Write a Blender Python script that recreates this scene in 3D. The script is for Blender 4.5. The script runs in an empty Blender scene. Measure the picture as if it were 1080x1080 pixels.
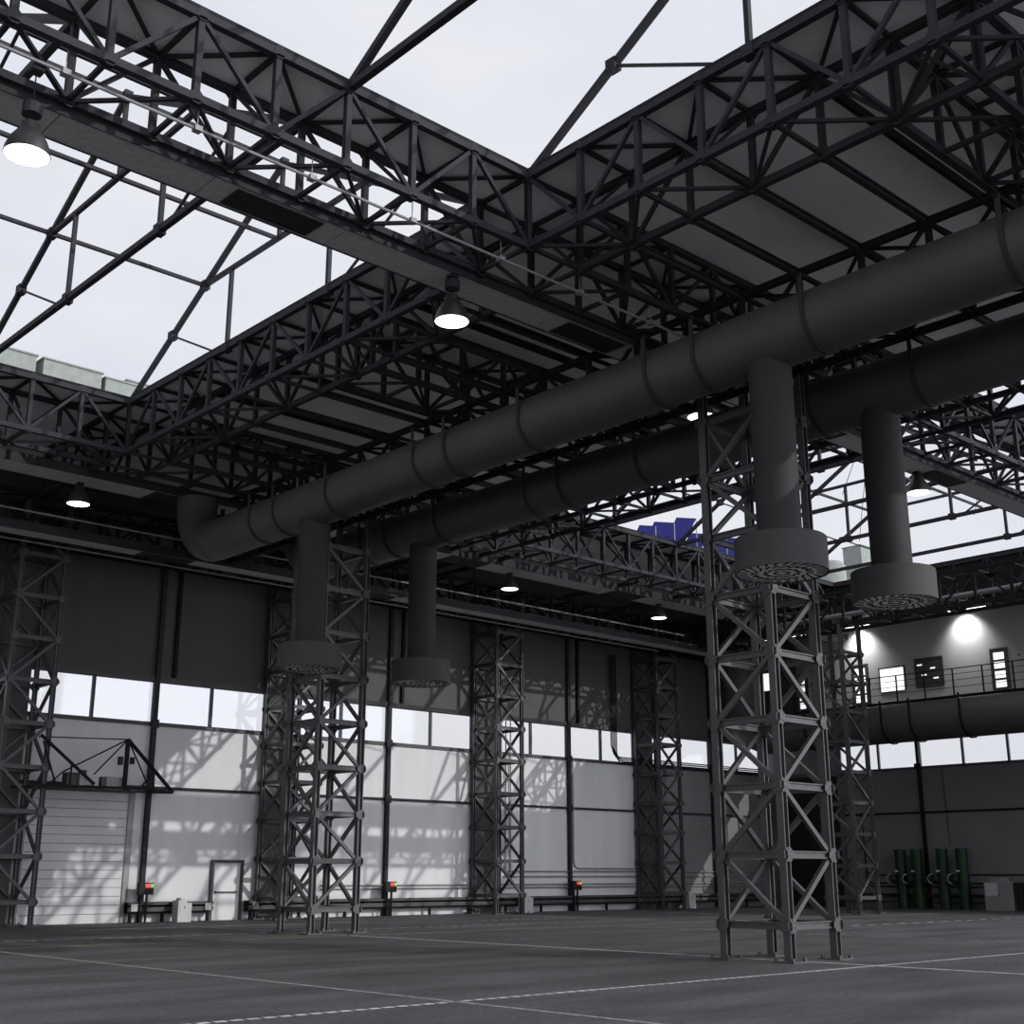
import bpy, math, random
from mathutils import Vector, Matrix
random.seed(7)
C = bpy.context.scene.collection
S = bpy.context.scene

# ------------------------------------------------------------------ camera
F_PX, PITCH, YAW = 1337.553, 0.27862315, 0.8262766
cam_d = bpy.data.cameras.new('camera'); cam = bpy.data.objects.new('camera', cam_d); C.objects.link(cam)
cam_d.sensor_fit = 'HORIZONTAL'; cam_d.sensor_width = 36.0; cam_d.lens = 36.0 * F_PX / 1080.0
cam_d.clip_start = 0.05; cam_d.clip_end = 2000
fw = Vector((math.cos(YAW)*math.cos(PITCH), math.sin(YAW)*math.cos(PITCH), math.sin(PITCH)))
rt = Vector((math.sin(YAW), -math.cos(YAW), 0)); up = rt.cross(fw)
cam.matrix_world = Matrix(((rt.x, up.x, -fw.x, 0), (rt.y, up.y, -fw.y, 0), (rt.z, up.z, -fw.z, 1.7), (0, 0, 0, 1)))
S.camera = cam

# ------------------------------------------------------------------ view
S.view_settings.view_transform = 'Standard'; S.view_settings.look = 'None'
S.view_settings.gamma = 1.0; S.view_settings.use_curve_mapping = False
S.view_settings.exposure = 0.0

# ------------------------------------------------------------------ sky
SUN_DIR = Vector((-0.45, 1.0, -0.45)).normalized()      # direction the light travels
world = bpy.data.worlds.new('sky'); S.world = world; world.use_nodes = True
nt = world.node_tree; nt.nodes.clear()
out = nt.nodes.new('ShaderNodeOutputWorld'); bg = nt.nodes.new('ShaderNodeBackground')
tc = nt.nodes.new('ShaderNodeTexCoord'); nz = nt.nodes.new('ShaderNodeTexNoise'); rmp = nt.nodes.new('ShaderNodeValToRGB')
mp = nt.nodes.new('ShaderNodeMapping'); mp.inputs['Scale'].default_value = (1.0, 1.0, 2.2)
nt.links.new(tc.outputs['Generated'], mp.inputs['Vector']); nt.links.new(mp.outputs['Vector'], nz.inputs['Vector'])
nz.inputs['Scale'].default_value = 5.0; nz.inputs['Detail'].default_value = 6.0; nz.inputs['Roughness'].default_value = 0.5
rmp.color_ramp.elements[0].position = 0.30; rmp.color_ramp.elements[0].color = (0.735, 0.76, 0.845, 1)
rmp.color_ramp.elements[1].position = 0.66; rmp.color_ramp.elements[1].color = (0.83, 0.84, 0.885, 1)
nt.links.new(nz.outputs['Fac'], rmp.inputs['Fac'])
nt.links.new(rmp.outputs['Color'], bg.inputs['Color'])
dp = nt.nodes.new('ShaderNodeVectorMath'); dp.operation = 'DOT_PRODUCT'; dp.inputs[1].default_value = -SUN_DIR
nt.links.new(tc.outputs['Generated'], dp.inputs[0])
mr = nt.nodes.new('ShaderNodeMapRange'); mr.interpolation_type = 'SMOOTHSTEP'      # the cloud layer is brighter round the sun
mr.inputs['From Min'].default_value = 0.55; mr.inputs['From Max'].default_value = 1.0
mr.inputs['To Min'].default_value = 1.0; mr.inputs['To Max'].default_value = 3.0
nt.links.new(dp.outputs['Value'], mr.inputs['Value']); nt.links.new(mr.outputs['Result'], bg.inputs['Strength'])
nt.links.new(bg.outputs['Background'], out.inputs['Surface'])

# ------------------------------------------------------------------ sun
sun_d = bpy.data.lights.new('sun', 'SUN'); sun = bpy.data.objects.new('sun', sun_d); C.objects.link(sun)
sun_d.energy = 2.3; sun_d.angle = math.radians(0.35); sun_d.color = (1.0, 0.99, 0.97)
sun.rotation_euler = SUN_DIR.to_track_quat('-Z', 'Y').to_euler()
sun.location = (60, -40, 50)

# ------------------------------------------------------------------ materials
def mat(name, col, rough=0.6, metal=0.0, noise=0.0, nscale=3.0, bump=0.0, stretch=None, emit=None, estr=0.0, spec=0.5):
    m = bpy.data.materials.new(name); m.use_nodes = True; t = m.node_tree
    b = t.nodes['Principled BSDF']
    b.inputs['Base Color'].default_value = (*col, 1); b.inputs['Roughness'].default_value = rough
    b.inputs['Metallic'].default_value = metal; b.inputs['Specular IOR Level'].default_value = spec
    if noise or bump:
        tcn = t.nodes.new('ShaderNodeTexCoord'); mpn = t.nodes.new('ShaderNodeMapping')
        n = t.nodes.new('ShaderNodeTexNoise'); n.inputs['Scale'].default_value = nscale; n.inputs['Detail'].default_value = 8
        if stretch: mpn.inputs['Scale'].default_value = stretch
        t.links.new(tcn.outputs['Object'], mpn.inputs['Vector']); t.links.new(mpn.outputs['Vector'], n.inputs['Vector'])
        if noise:
            r = t.nodes.new('ShaderNodeValToRGB')
            r.color_ramp.elements[0].position = 0.3; r.color_ramp.elements[1].position = 0.7
            r.color_ramp.elements[0].color = (*[c*(1-noise) for c in col], 1)
            r.color_ramp.elements[1].color = (*[min(1, c*(1+noise)) for c in col], 1)
            t.links.new(n.outputs['Fac'], r.inputs['Fac']); t.links.new(r.outputs['Color'], b.inputs['Base Color'])
        if bump:
            bp = t.nodes.new('ShaderNodeBump'); bp.inputs['Strength'].default_value = bump; bp.inputs['Distance'].default_value = 0.02
            t.links.new(n.outputs['Fac'], bp.inputs['Height']); t.links.new(bp.outputs['Normal'], b.inputs['Normal'])
    if emit:
        b.inputs['Emission Color'].default_value = (*emit, 1); b.inputs['Emission Strength'].default_value = estr
    return m
M = {}
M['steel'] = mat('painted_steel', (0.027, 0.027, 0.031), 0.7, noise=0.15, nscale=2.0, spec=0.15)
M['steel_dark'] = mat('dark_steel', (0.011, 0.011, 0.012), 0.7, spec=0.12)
M['steel_col'] = mat('column_steel', (0.055, 0.055, 0.057), 0.5, noise=0.15, nscale=2.5)
M['deck'] = mat('roof_deck', (0.72, 0.72, 0.72), 0.85, noise=0.08, nscale=0.5, spec=0.2)
M['soffit'] = mat('soffit_panel', (0.36, 0.36, 0.355), 0.8, noise=0.12, nscale=6)
M['grille'] = mat('grille_black', (0.010, 0.010, 0.010), 0.7)
M['duct'] = mat('duct_sheet', (0.050, 0.050, 0.051), 0.6, noise=0.12, nscale=0.8, bump=0.1)
M['duct2'] = mat('drop_duct_sheet', (0.032, 0.032, 0.033), 0.7, spec=0.2, noise=0.10, nscale=1.2)
M['drum'] = mat('drum_sheet', (0.055, 0.055, 0.056), 0.7, spec=0.2, noise=0.08, nscale=1.2)
M['swirl'] = mat('swirl_plate', (0.85, 0.85, 0.84), 0.6)
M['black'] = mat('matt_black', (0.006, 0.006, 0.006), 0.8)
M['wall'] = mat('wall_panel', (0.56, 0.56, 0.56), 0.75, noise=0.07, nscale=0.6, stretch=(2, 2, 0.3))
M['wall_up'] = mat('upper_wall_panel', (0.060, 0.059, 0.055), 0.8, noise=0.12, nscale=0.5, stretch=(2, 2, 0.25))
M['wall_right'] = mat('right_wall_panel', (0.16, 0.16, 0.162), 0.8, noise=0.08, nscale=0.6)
M['mezz'] = mat('gallery_wall', (0.38, 0.38, 0.38), 0.8, noise=0.06, nscale=20, bump=0.3)
M['pilaster'] = mat('pilaster_panel', (0.05, 0.05, 0.05), 0.8)
M['door'] = mat('door_panel', (0.6, 0.6, 0.6), 0.6)
M['garage'] = mat('garage_slat', (0.50, 0.50, 0.50), 0.65, noise=0.06, nscale=1.0)
M['trim'] = mat('dark_trim', (0.04, 0.04, 0.042), 0.6)
M['pale'] = mat('pale_cabinet', (0.40, 0.40, 0.40), 0.6, noise=0.06, nscale=5)
M['lamp'] = mat('lamp_shell', (0.022, 0.022, 0.022), 0.5)
M['lampglow'] = mat('lamp_glow', (1, 1, 1), 0.5, emit=(1, 1, 1), estr=3.0)
M['tube'] = mat('tube_glow', (1, 1, 1), 0.5, emit=(1, 1, 1), estr=6.0)
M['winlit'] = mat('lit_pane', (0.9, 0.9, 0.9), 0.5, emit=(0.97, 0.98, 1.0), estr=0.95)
M['red'] = mat('red_display', (0.3, 0.01, 0.01), 0.4, emit=(1.0, 0.06, 0.03), estr=0.9)
M['redoff'] = mat('dim_red_display', (0.12, 0.01, 0.01), 0.4, emit=(0.5, 0.05, 0.02), estr=0.3)
M['green'] = mat('green_display', (0.01, 0.25, 0.03), 0.4, emit=(0.05, 0.85, 0.12), estr=0.8)
M['bottle'] = mat('green_cylinder', (0.001, 0.022, 0.002), 0.6, noise=0.4, nscale=2.0)
M['white'] = mat('white_label', (0.75, 0.75, 0.75), 0.6)
M['stone'] = mat('roof_box_render', (0.22, 0.24, 0.225), 0.9, noise=0.12, nscale=4)
M['solar'] = mat('solar_cell', (0.007, 0.007, 0.105), 0.6, noise=0.35, nscale=8, spec=0.15)
M['line_w'] = mat('white_floor_paint', (0.42, 0.42, 0.42), 0.8, noise=0.35, nscale=6)
M['line_d'] = mat('worn_floor_paint', (0.24, 0.24, 0.24), 0.8, noise=0.5, nscale=9)
M['line_y'] = mat('yellow_floor_paint', (0.17, 0.145, 0.05), 0.8, noise=0.5, nscale=5)
M['cable'] = mat('black_cable', (0.02, 0.02, 0.02), 0.7)
M['galv'] = mat('galvanised_conduit', (0.20, 0.20, 0.20), 0.5)

def floor_mat():
    m = bpy.data.materials.new('hangar_floor'); m.use_nodes = True; t = m.node_tree; b = t.nodes['Principled BSDF']
    tcn = t.nodes.new('ShaderNodeTexCoord')
    mpn = t.nodes.new('ShaderNodeMapping'); mpn.inputs['Scale'].default_value = (0.35, 1.1, 1)
    mpn.inputs['Rotation'].default_value = (0, 0, 0.55)
    n1 = t.nodes.new('ShaderNodeTexNoise'); n1.inputs['Scale'].default_value = 0.7; n1.inputs['Detail'].default_value = 6
    n2 = t.nodes.new('ShaderNodeTexNoise'); n2.inputs['Scale'].default_value = 9; n2.inputs['Detail'].default_value = 10
    n2.inputs['Roughness'].default_value = 0.75
    t.links.new(tcn.outputs['Object'], mpn.inputs['Vector']); t.links.new(mpn.outputs['Vector'], n1.inputs['Vector'])
    t.links.new(tcn.outputs['Object'], n2.inputs['Vector'])
    r1 = t.nodes.new('ShaderNodeValToRGB'); r1.color_ramp.elements[0].position = .32; r1.color_ramp.elements[1].position = .68
    r1.color_ramp.elements[0].color = (0.040, 0.040, 0.042, 1); r1.color_ramp.elements[1].color = (0.086, 0.086, 0.089, 1)
    r2 = t.nodes.new('ShaderNodeValToRGB'); r2.color_ramp.elements[0].position = .35; r2.color_ramp.elements[1].position = .65
    r2.color_ramp.elements[0].color = (0.60, 0.60, 0.60, 1); r2.color_ramp.elements[1].color = (1.45, 1.45, 1.45, 1)
    mx = t.nodes.new('ShaderNodeMix'); mx.data_type = 'RGBA'; mx.blend_type = 'MULTIPLY'; mx.inputs['Factor'].default_value = 1
    t.links.new(n1.outputs['Fac'], r1.inputs['Fac']); t.links.new(n2.outputs['Fac'], r2.inputs['Fac'])
    t.links.new(r1.outputs['Color'], mx.inputs['A']); t.links.new(r2.outputs['Color'], mx.inputs['B'])
    t.links.new(mx.outputs['Result'], b.inputs['Base Color'])
    b.inputs['Roughness'].default_value = 0.75; b.inputs['Specular IOR Level'].default_value = 0.3
    bp = t.nodes.new('ShaderNodeBump'); bp.inputs['Strength'].default_value = 0.25; bp.inputs['Distance'].default_value = 0.01
    t.links.new(n2.outputs['Fac'], bp.inputs['Height']); t.links.new(bp.outputs['Normal'], b.inputs['Normal'])
    return m
M['floor'] = floor_mat()
def glass_mat():
    m = bpy.data.materials.new('window_glass'); m.use_nodes = True; t = m.node_tree; t.nodes.clear()
    o = t.nodes.new('ShaderNodeOutputMaterial'); mx = t.nodes.new('ShaderNodeMixShader')
    tr = t.nodes.new('ShaderNodeBsdfTransparent'); gl = t.nodes.new('ShaderNodeBsdfGlossy'); gl.inputs['Roughness'].default_value = 0.05
    mx.inputs[0].default_value = 0.05; t.links.new(tr.outputs[0], mx.inputs[1]); t.links.new(gl.outputs[0], mx.inputs[2])
    t.links.new(mx.outputs[0], o.inputs['Surface']); return m
M['glass'] = glass_mat()

# ------------------------------------------------------------------ mesh helpers
class MB:
    def __init__(s): s.v = []; s.f = []; s.mi = []
    def add(s, vs, fs, mi=0):
        n = len(s.v); s.v += [tuple(v) for v in vs]; s.f += [tuple(i+n for i in f) for f in fs]; s.mi += [mi]*len(fs)
        return s
    def box(s, x0, x1, y0, y1, z0, z1, mi=0):
        x0, x1 = sorted((x0, x1)); y0, y1 = sorted((y0, y1)); z0, z1 = sorted((z0, z1))
        return s.add([(x0,y0,z0),(x1,y0,z0),(x1,y1,z0),(x0,y1,z0),(x0,y0,z1),(x1,y0,z1),(x1,y1,z1),(x0,y1,z1)],
              [(0,3,2,1),(4,5,6,7),(0,1,5,4),(1,2,6,5),(2,3,7,6),(3,0,4,7)], mi)
    def prof(s, p, q, pts, upv=None, mi=0):
        p = Vector(p); q = Vector(q); d = (q-p).normalized()
        u = Vector(upv) if upv else (Vector((0,0,1)) if abs(d.z) < 0.9 else Vector((1,0,0)))
        a = d.cross(u).normalized(); b = a.cross(d).normalized()
        n = len(pts); vs = [p+a*x+b*y for x, y in pts]+[q+a*x+b*y for x, y in pts]
        fs = [(i, (i+1) % n, (i+1) % n+n, i+n) for i in range(n)]+[tuple(range(n))[::-1], tuple(range(n, 2*n))]
        return s.add(vs, fs, mi)
    def bar(s, p, q, w, h=None, upv=None, mi=0):
        h = h or w
        return s.prof(p, q, [(-w/2,-h/2),(w/2,-h/2),(w/2,h/2),(-w/2,h/2)], upv, mi)
    def ibeam(s, p, q, w, h, t=0.025, upv=None, mi=0):
        a, b = w/2, h/2
        s.prof(p, q, [(-a,-b),(a,-b),(a,-b+t),(-a,-b+t)], upv, mi)
        s.prof(p, q, [(-a,b-t),(a,b-t),(a,b),(-a,b)], upv, mi)
        return s.prof(p, q, [(-t/2,-b+t),(t/2,-b+t),(t/2,b-t),(-t/2,b-t)], upv, mi)
    def tube(s, path, r, n=12, mi=0, cap=True):
        path = [Vector(p) for p in path]; rings = []; pa = None
        for i, p in enumerate(path):
            d = ((path[min(i+1, len(path)-1)]-path[max(i-1, 0)])).normalized()
            if pa is None:
                u = Vector((0,0,1)) if abs(d.z) < .9 else Vector((1,0,0)); a = d.cross(u).normalized()
            else: a = (pa-d*pa.dot(d)).normalized()
            pa = a; b = d.cross(a)
            rr = r[i] if isinstance(r, (list, tuple)) else r
            rings.append([p+(a*math.cos(2*math.pi*k/n)+b*math.sin(2*math.pi*k/n))*rr for k in range(n)])
        vs = [v for R in rings for v in R]; fs = []
        for i in range(len(path)-1):
            for k in range(n): fs.append((i*n+k, i*n+(k+1) % n, (i+1)*n+(k+1) % n, (i+1)*n+k))
        if cap: fs += [tuple(range(n))[::-1], tuple(range((len(path)-1)*n, len(path)*n))]
        return s.add(vs, fs, mi)
    def lathe(s, c, prof, n=28, mi=0):
        c = Vector(c); vs = [c+Vector((r*math.cos(2*math.pi*k/n), r*math.sin(2*math.pi*k/n), z)) for r, z in prof for k in range(n)]
        fs = [(i*n+k, i*n+(k+1) % n, (i+1)*n+(k+1) % n, (i+1)*n+k) for i in range(len(prof)-1) for k in range(n)]
        return s.add(vs, fs, mi)
    def disc(s, c, r, n=28, mi=0):
        c = Vector(c); return s.add([c+Vector((r*math.cos(2*math.pi*k/n), r*math.sin(2*math.pi*k/n), 0)) for k in range(n)], [tuple(range(n))], mi)
    def mesh(s, name, mats, smooth=False):
        me = bpy.data.meshes.new(name); me.from_pydata(s.v, [], s.f)
        for m in (mats if isinstance(mats, (list, tuple)) else [mats]): me.materials.append(m)
        me.polygons.foreach_set('material_index', s.mi)
        if smooth:
            me.polygons.foreach_set('use_smooth', [True]*len(me.polygons)); me.set_sharp_from_angle(angle=math.radians(40))
        me.update(); return me
    def obj(s, name, mats, parent=None, smooth=False):
        o = bpy.data.objects.new(name, s.mesh(name, mats, smooth)); C.objects.link(o)
        if parent: put(o, parent)
        return o
def put(o, parent):
    o.parent = parent
    o.matrix_parent_inverse = Matrix.Translation(-world_loc(parent))
def world_loc(o):
    p = Vector(o.location)
    if o.parent: return p   # locations are kept in world coordinates through the inverse
    return p
def thing(name, label, cat, loc=(0,0,0), group=None):
    o = bpy.data.objects.new(name, None); C.objects.link(o); o.location = loc; o.empty_display_size = 0.3
    o['label'] = label; o['category'] = cat
    if group: o['group'] = group
    return o
def tag(o, label, cat, group=None):
    o['label'] = label; o['category'] = cat
    if group: o['group'] = group
    return o
def struct(name, mb, m, parent=None, smooth=False):
    o = mb.obj(name, m, parent, smooth)
    if not parent: o['kind'] = 'structure'
    return o
_cache = {}
def member(name, p, q, w, h, m, parent, kind='bar', upv=None):
    """one steel member as an object of its own; equal members share a mesh"""
    p = Vector(p); q = Vector(q); d = q-p
    key = (name, kind, tuple(round(x, 3) for x in d), w, h, m.name, upv)
    if key not in _cache:
        mb = MB()
        if kind == 'i': mb.ibeam((0,0,0), d, w, h, 0.028, upv)
        else: mb.bar((0,0,0), d, w, h, upv)
        _cache[key] = mb.mesh(name, m)
    o = bpy.data.objects.new(name, _cache[key]); C.objects.link(o); o.location = p
    put(o, parent); return o
def shared(name, key, build, loc, parent, m, smooth=False):
    if key not in _cache: _cache[key] = build().mesh(name, m, smooth)
    o = bpy.data.objects.new(name, _cache[key]); C.objects.link(o); o.location = loc
    if parent: put(o, parent)
    return o

# ------------------------------------------------------------------ layout numbers (metres)
YW = 46.0; XR = 63.2                 # left wall plane, right wall plane
ZB, ZT = 14.72, 16.40                # bottom and top chord levels of the roof trusses
BX0, BX1 = 17.0, 34.4                # wide solid roof band
O3X = 57.0                           # far edge of the right hand openings
XA0, XA1 = 17.93, 19.53              # truss across the openings
XF0, XF1 = 36.7, 38.3                # truss on the far side of the openings

# ------------------------------------------------------------------ setting
fl = struct('floor', MB().box(-25, XR+1, -20, YW+0.3, -0.3, 0), M['floor'])
def fline(x0, x1, y0, y1, m, dash=None):
    mb = MB()
    if dash:
        if x1-x0 > y1-y0:
            x = x0
            while x < x1: mb.box(x, min(x+dash[0], x1), y0, y1, 0.0005, 0.004); x += dash[0]+dash[1]
        else:
            y = y0
            while y < y1: mb.box(x0, x1, y, min(y+dash[0], y1), 0.0005, 0.004); y += dash[0]+dash[1]
    else: mb.box(x0, x1, y0, y1, 0.0005, 0.004)
    return mb.obj('painted_line', m, fl)
fline(22.84, 22.96, 2, 31.8, M['line_w']); fline(12.15, 12.24, 2, 31.0, M['line_d'])
fline(-4, 50, 14.36, 14.46, M['line_w'], (0.16, 0.07)); fline(-4, 58, 31.78, 31.92, M['line_y'])
fline(33.7, 33.78, 6, 31, M['line_d'], (0.5, 0.5)); fline(8, 40, 35.0, 35.12, M['line_d'], (0.3, 0.25))
fline(18.6, 30, 40.5, 40.62, M['line_d']); fline(22.8, 22.92, 32, 42.2, M['line_d'])
fline(34, 50, 38.6, 38.7, M['line_d'], (0.3, 0.25)); fline(40, 60, 26.0, 26.08, M['line_w'], (0.5, 0.5))

# roof deck, in its solid pieces around the open skylights
ZD = ZT+0.07
deck = [(BX0, BX1, 0, YW+0.6), (-14, BX0, XF0, YW+0.6), (BX1, XR+0.6, XF0, YW+0.6), (-14, BX0, XA0, XA1), (BX1, O3X, XA0, XA1),
        (O3X, XR+0.6, 0, XF0), (-14, 0.4, 0, XA0), (-14, 0.4, XA1, XF0)]
for d in deck: struct('ceiling', MB().box(*d, ZD, ZD+0.10), M['deck'])
# seams of the ceiling panels (thin cover strips)
# left wall
POLE = [12.0, 23.4, 34.8, 46.2, 57.6]
sB, sT = 7.36, 9.02
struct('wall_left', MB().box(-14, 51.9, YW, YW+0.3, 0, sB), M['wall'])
struct('wall_left_painted_shade', MB().box(51.9, XR+0.3, YW, YW+0.3, 0, sB), M['wall_right'])  # shade of the far corner put into the colour, using the darker right-wall tone
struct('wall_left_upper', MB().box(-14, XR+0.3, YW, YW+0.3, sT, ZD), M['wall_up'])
struct('trim_1', MB().box(-14, XR, YW-0.07, YW, sB-0.10, sB+0.02), M['trim'])
struct('trim_2', MB().box(-14, XR, YW-0.10, YW, sT-0.02, sT+0.16), M['trim'])
struct('trim_3', MB().box(-14, XR, YW-0.08, YW, 4.86, 4.97), M['steel'])
pn = 0
for i in range(4):
    x = 29.1-11.4+11.4*i-0.0
    struct('trim_%d' % (4+i), MB().box(x-0.68, x+0.68, YW-0.12, YW+0.1, 0, ZD), M['pilaster'] if i else M['pilaster'])
wn = 0
for pcx in POLE:
    for k in range(4):
        x0 = pcx-5.02+2.51*k; x1 = x0+2.51
        if x1 > XR: x1 = XR
        wn += 1
        f = MB(); t = 0.06
        f.box(x0, x0+t, YW+0.02, YW+0.14, sB, sT); f.box(x1-t, x1, YW+0.02, YW+0.14, sB, sT)
        f.box(x0+t, x1-t, YW+0.02, YW+0.14, sB, sB+t); f.box(x0+t, x1-t, YW+0.02, YW+0.14, sT-t, sT)
        w = struct('window_%d' % wn, f, M['trim'])
        MB().box(x0+t, x1-t, YW+0.07, YW+0.08, sB+t, sT-t).obj('pane', M['glass'], w)
# right wall: below the window strip, and the strip
RB, RT = 7.26, 9.0
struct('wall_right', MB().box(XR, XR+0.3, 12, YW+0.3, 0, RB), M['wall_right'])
struct('wall_right_upper', MB().box(XR, XR+0.3, 12, YW+0.3, RT, ZD), M['mezz'])
struct('trim_8', MB().box(XR-0.07, XR, 12, 41.4, RB-0.08, RB+0.03), M['trim'])
struct('trim_9', MB().box(XR-0.08, XR, 12, 41.4, 4.84, 4.95), M['steel_dark'])
y = 41.2
for k in range(8):
    wn += 1; y1 = y-2.51*k; y0 = y1-2.51; t = 0.06; f = MB()
    f.box(XR+0.02, XR+0.14, y0, y0+t, RB, RT); f.box(XR+0.02, XR+0.14, y1-t, y1, RB, RT)
    f.box(XR+0.02, XR+0.14, y0+t, y1-t, RB, RB+t); f.box(XR+0.02, XR+0.14, y0+t, y1-t, RT-t, RT)
    w = struct('window_%d' % wn, f, M['trim']); MB().box(XR+0.07, XR+0.08, y0+t, y1-t, RB+t, RT-t).obj('pane', M['glass'], w)
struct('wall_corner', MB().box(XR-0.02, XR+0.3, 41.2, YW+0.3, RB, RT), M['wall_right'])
# big dark doorway at the foot of the right wall, by the corner
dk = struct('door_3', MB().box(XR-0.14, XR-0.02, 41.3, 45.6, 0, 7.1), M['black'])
MB().box(XR-0.2, XR-0.14, 41.1, 41.3, 0, 7.2).box(XR-0.2, XR-0.14, 41.3, 45.8, 7.1, 7.3).obj('frame', M['trim'], dk)

# vertical posts of the left wall
nm = {0: 'left of the garage door, outside the roof beams', 1: 'right of the roller garage door', 2: 'just left of the brightest sunlit wall patch',
      3: 'right of the middle wall column', 4: 'in the dim far corner'}
for i, pcx in enumerate(POLE):
    if i == 0: continue
    t = thing('wall_post', 'dark vertical steel post on the left wall, ' + nm[i], 'post', (pcx, YW-0.1, 0), 'wall posts')
    member('post', (pcx, YW-0.10, 0), (pcx, YW-0.10, 13.6), 0.16, 0.18, M['steel'], t)
    member('upper_post', (pcx+0.72, YW-0.08, sT+0.16), (pcx+0.72, YW-0.08, 13.6), 0.12, 0.14, M['steel_dark'], t)
    for z in (4.91, 7.34):
        MB().box(pcx-0.16, pcx+0.16, YW-0.2, YW-0.18, z-0.16, z+0.16).obj('bracket', M['steel'], t)
t = thing('wall_post', 'dark steel post on the right wall among the green cylinders', 'post', (XR-0.1, 36.2, 0), 'wall posts')
member('post', (XR-0.1, 36.2, 0), (XR-0.1, 36.2, 9), 0.16, 0.18, M['steel_dark'], t)
MB().box(XR-0.22, XR-0.19, 36.0, 36.4, RB-.12, RB+0.2).obj('bracket', M['steel_dark'], t)

# ------------------------------------------------------------------ lattice columns
def gusset_mesh(s=0.175, t=0.016):
    """two bolted octagonal plates meeting at a corner node"""
    def mk():
        mb = MB()
        for ax in (0, 1):
            pts = []
            for k in range(8):
                a = math.pi/8+k*math.pi/4; pts.append((math.cos(a)*s, math.sin(a)*s*0.9))
            off = -0.088
            lo = [(x, off-t, z) if ax == 0 else (off-t, x, z) for x, z in pts]; hi = [(x, off, z) if ax == 0 else (off, x, z) for x, z in pts]
            mb.add(lo+hi, [tuple(range(8))[::-1], tuple(range(8, 16))]+[(i, (i+1) % 8, (i+1) % 8+8, i+8) for i in range(8)])
            for x, z in ((-.1,-.07),(.1,-.07),(-.1,.07),(.1,.07),(0,.12),(0,-.12),(-.05,0.03),(.05,-.03)):
                c = 0.014
                if ax == 0: mb.box(x-c, x+c, off-t-.012, off-t, z-c, z+c)
                else: mb.box(off-t-.012, off-t, x-c, x+c, z-c, z+c)
        return mb
    return mk
def gusset(loc, sx, sy, parent, m):
    key = ('gus', sx, sy, m.name)
    if key not in _cache:
        mb = gusset_mesh()(); mb.v = [(x*-sx if False else x*(1 if sx < 0 else -1), y*(1 if sy < 0 else -1), z) for x, y, z in mb.v]
        _cache[key] = mb.mesh('gusset', m)
    o = bpy.data.objects.new('gusset', _cache[key]); C.objects.link(o); o.location = loc; put(o, parent); return o
def lattice_column(name, label, x0, y0, w, top, m, group, z0=0.70, dz=1.40, leg=0.17, br=0.10, gus=True, flip=0):
    x1 = x0+w; y1 = y0+w
    t = thing(name, label, 'lattice column', ((x0+x1)/2, (y0+y1)/2, 0), group)
    cs = [(x0, y0), (x1, y0), (x1, y1), (x0, y1)]    # near, right, back, left (seen from the camera)
    for c in cs:
        member('leg', (*c, 0.03), (*c, top), leg, leg, m, t, 'i', (1, 0, 0) if c[1] == y0 else (1, 0, 0))
        bp = MB().box(-.26, .26, -.26, .26, 0.0, 0.03)
        for bx in (-.2, .2):
            for by in (-.2, .2): bp.box(bx-.03, bx+.03, by-.03, by+.03, 0.03, 0.09)
        o = shared('base_plate', ('bp', m.name), lambda: bp, (*c, 0.001), t, m)
    zs = []; z = z0
    while z < top-0.1: zs.append(z); z += dz
    for i, z in enumerate(zs):
        for k in range(4):
            a, b = cs[k], cs[(k+1) % 4]
            member('strut', (*a, z), (*b, z), 0.10, 0.15, m, t, 'i')
            if gus: gusset((*a, z), -1 if a[0] == x0 else 1, -1 if a[1] == y0 else 1, t, m)
        if i+1 < len(zs):
            z2 = zs[i+1]; lo, hi = (z, z2) if (i+flip) % 2 == 0 else (z2, z)
            # lo end sits on near / back legs? -> near faces: near leg gets 'lo'; back faces: back leg gets 'hi'
            N, Rr, Bk, Lf = cs
            member('brace', (*N, lo), (*Lf, hi), br, br, m, t); member('brace', (*N, lo), (*Rr, hi), br, br, m, t)
            member('brace', (*Bk, hi), (*Lf, lo), br, br, m, t); member('brace', (*Bk, hi), (*Rr, lo), br, br, m, t)
    return t
lattice_column('lattice_column', 'tall grey lattice column nearest to the camera, on the open floor', 22.38, 16.03, 1.62, 13.2, M['steel_col'], 'free-standing lattice columns')
lattice_column('lattice_column', 'grey lattice column standing on the floor left of the middle', 22.38, 33.1, 1.62, 13.2, M['steel_col'], 'free-standing lattice columns')
lattice_column('lattice_column', 'thin distant lattice column in front of the gallery railing', 51.9, 33.3, 1.6, 13.2, M['steel_col'], 'free-standing lattice columns')
cl = ['lattice wall column at the left edge of the picture beside the garage door', 'lattice wall column between the small door and the column left of the middle',
      'lattice wall column in the middle with a pale cabinet at its foot', 'dark lattice wall column with slanting cables beside it in the far corner']
for i in range(4):
    lattice_column('lattice_column', cl[i], 16.95+11.4*i, 44.2, 1.6, ZB if i != 9 else 14, M['steel_col'], 'lattice columns along the left wall', z0=0.8, dz=1.5, leg=0.15, gus=True, flip=1)

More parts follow.
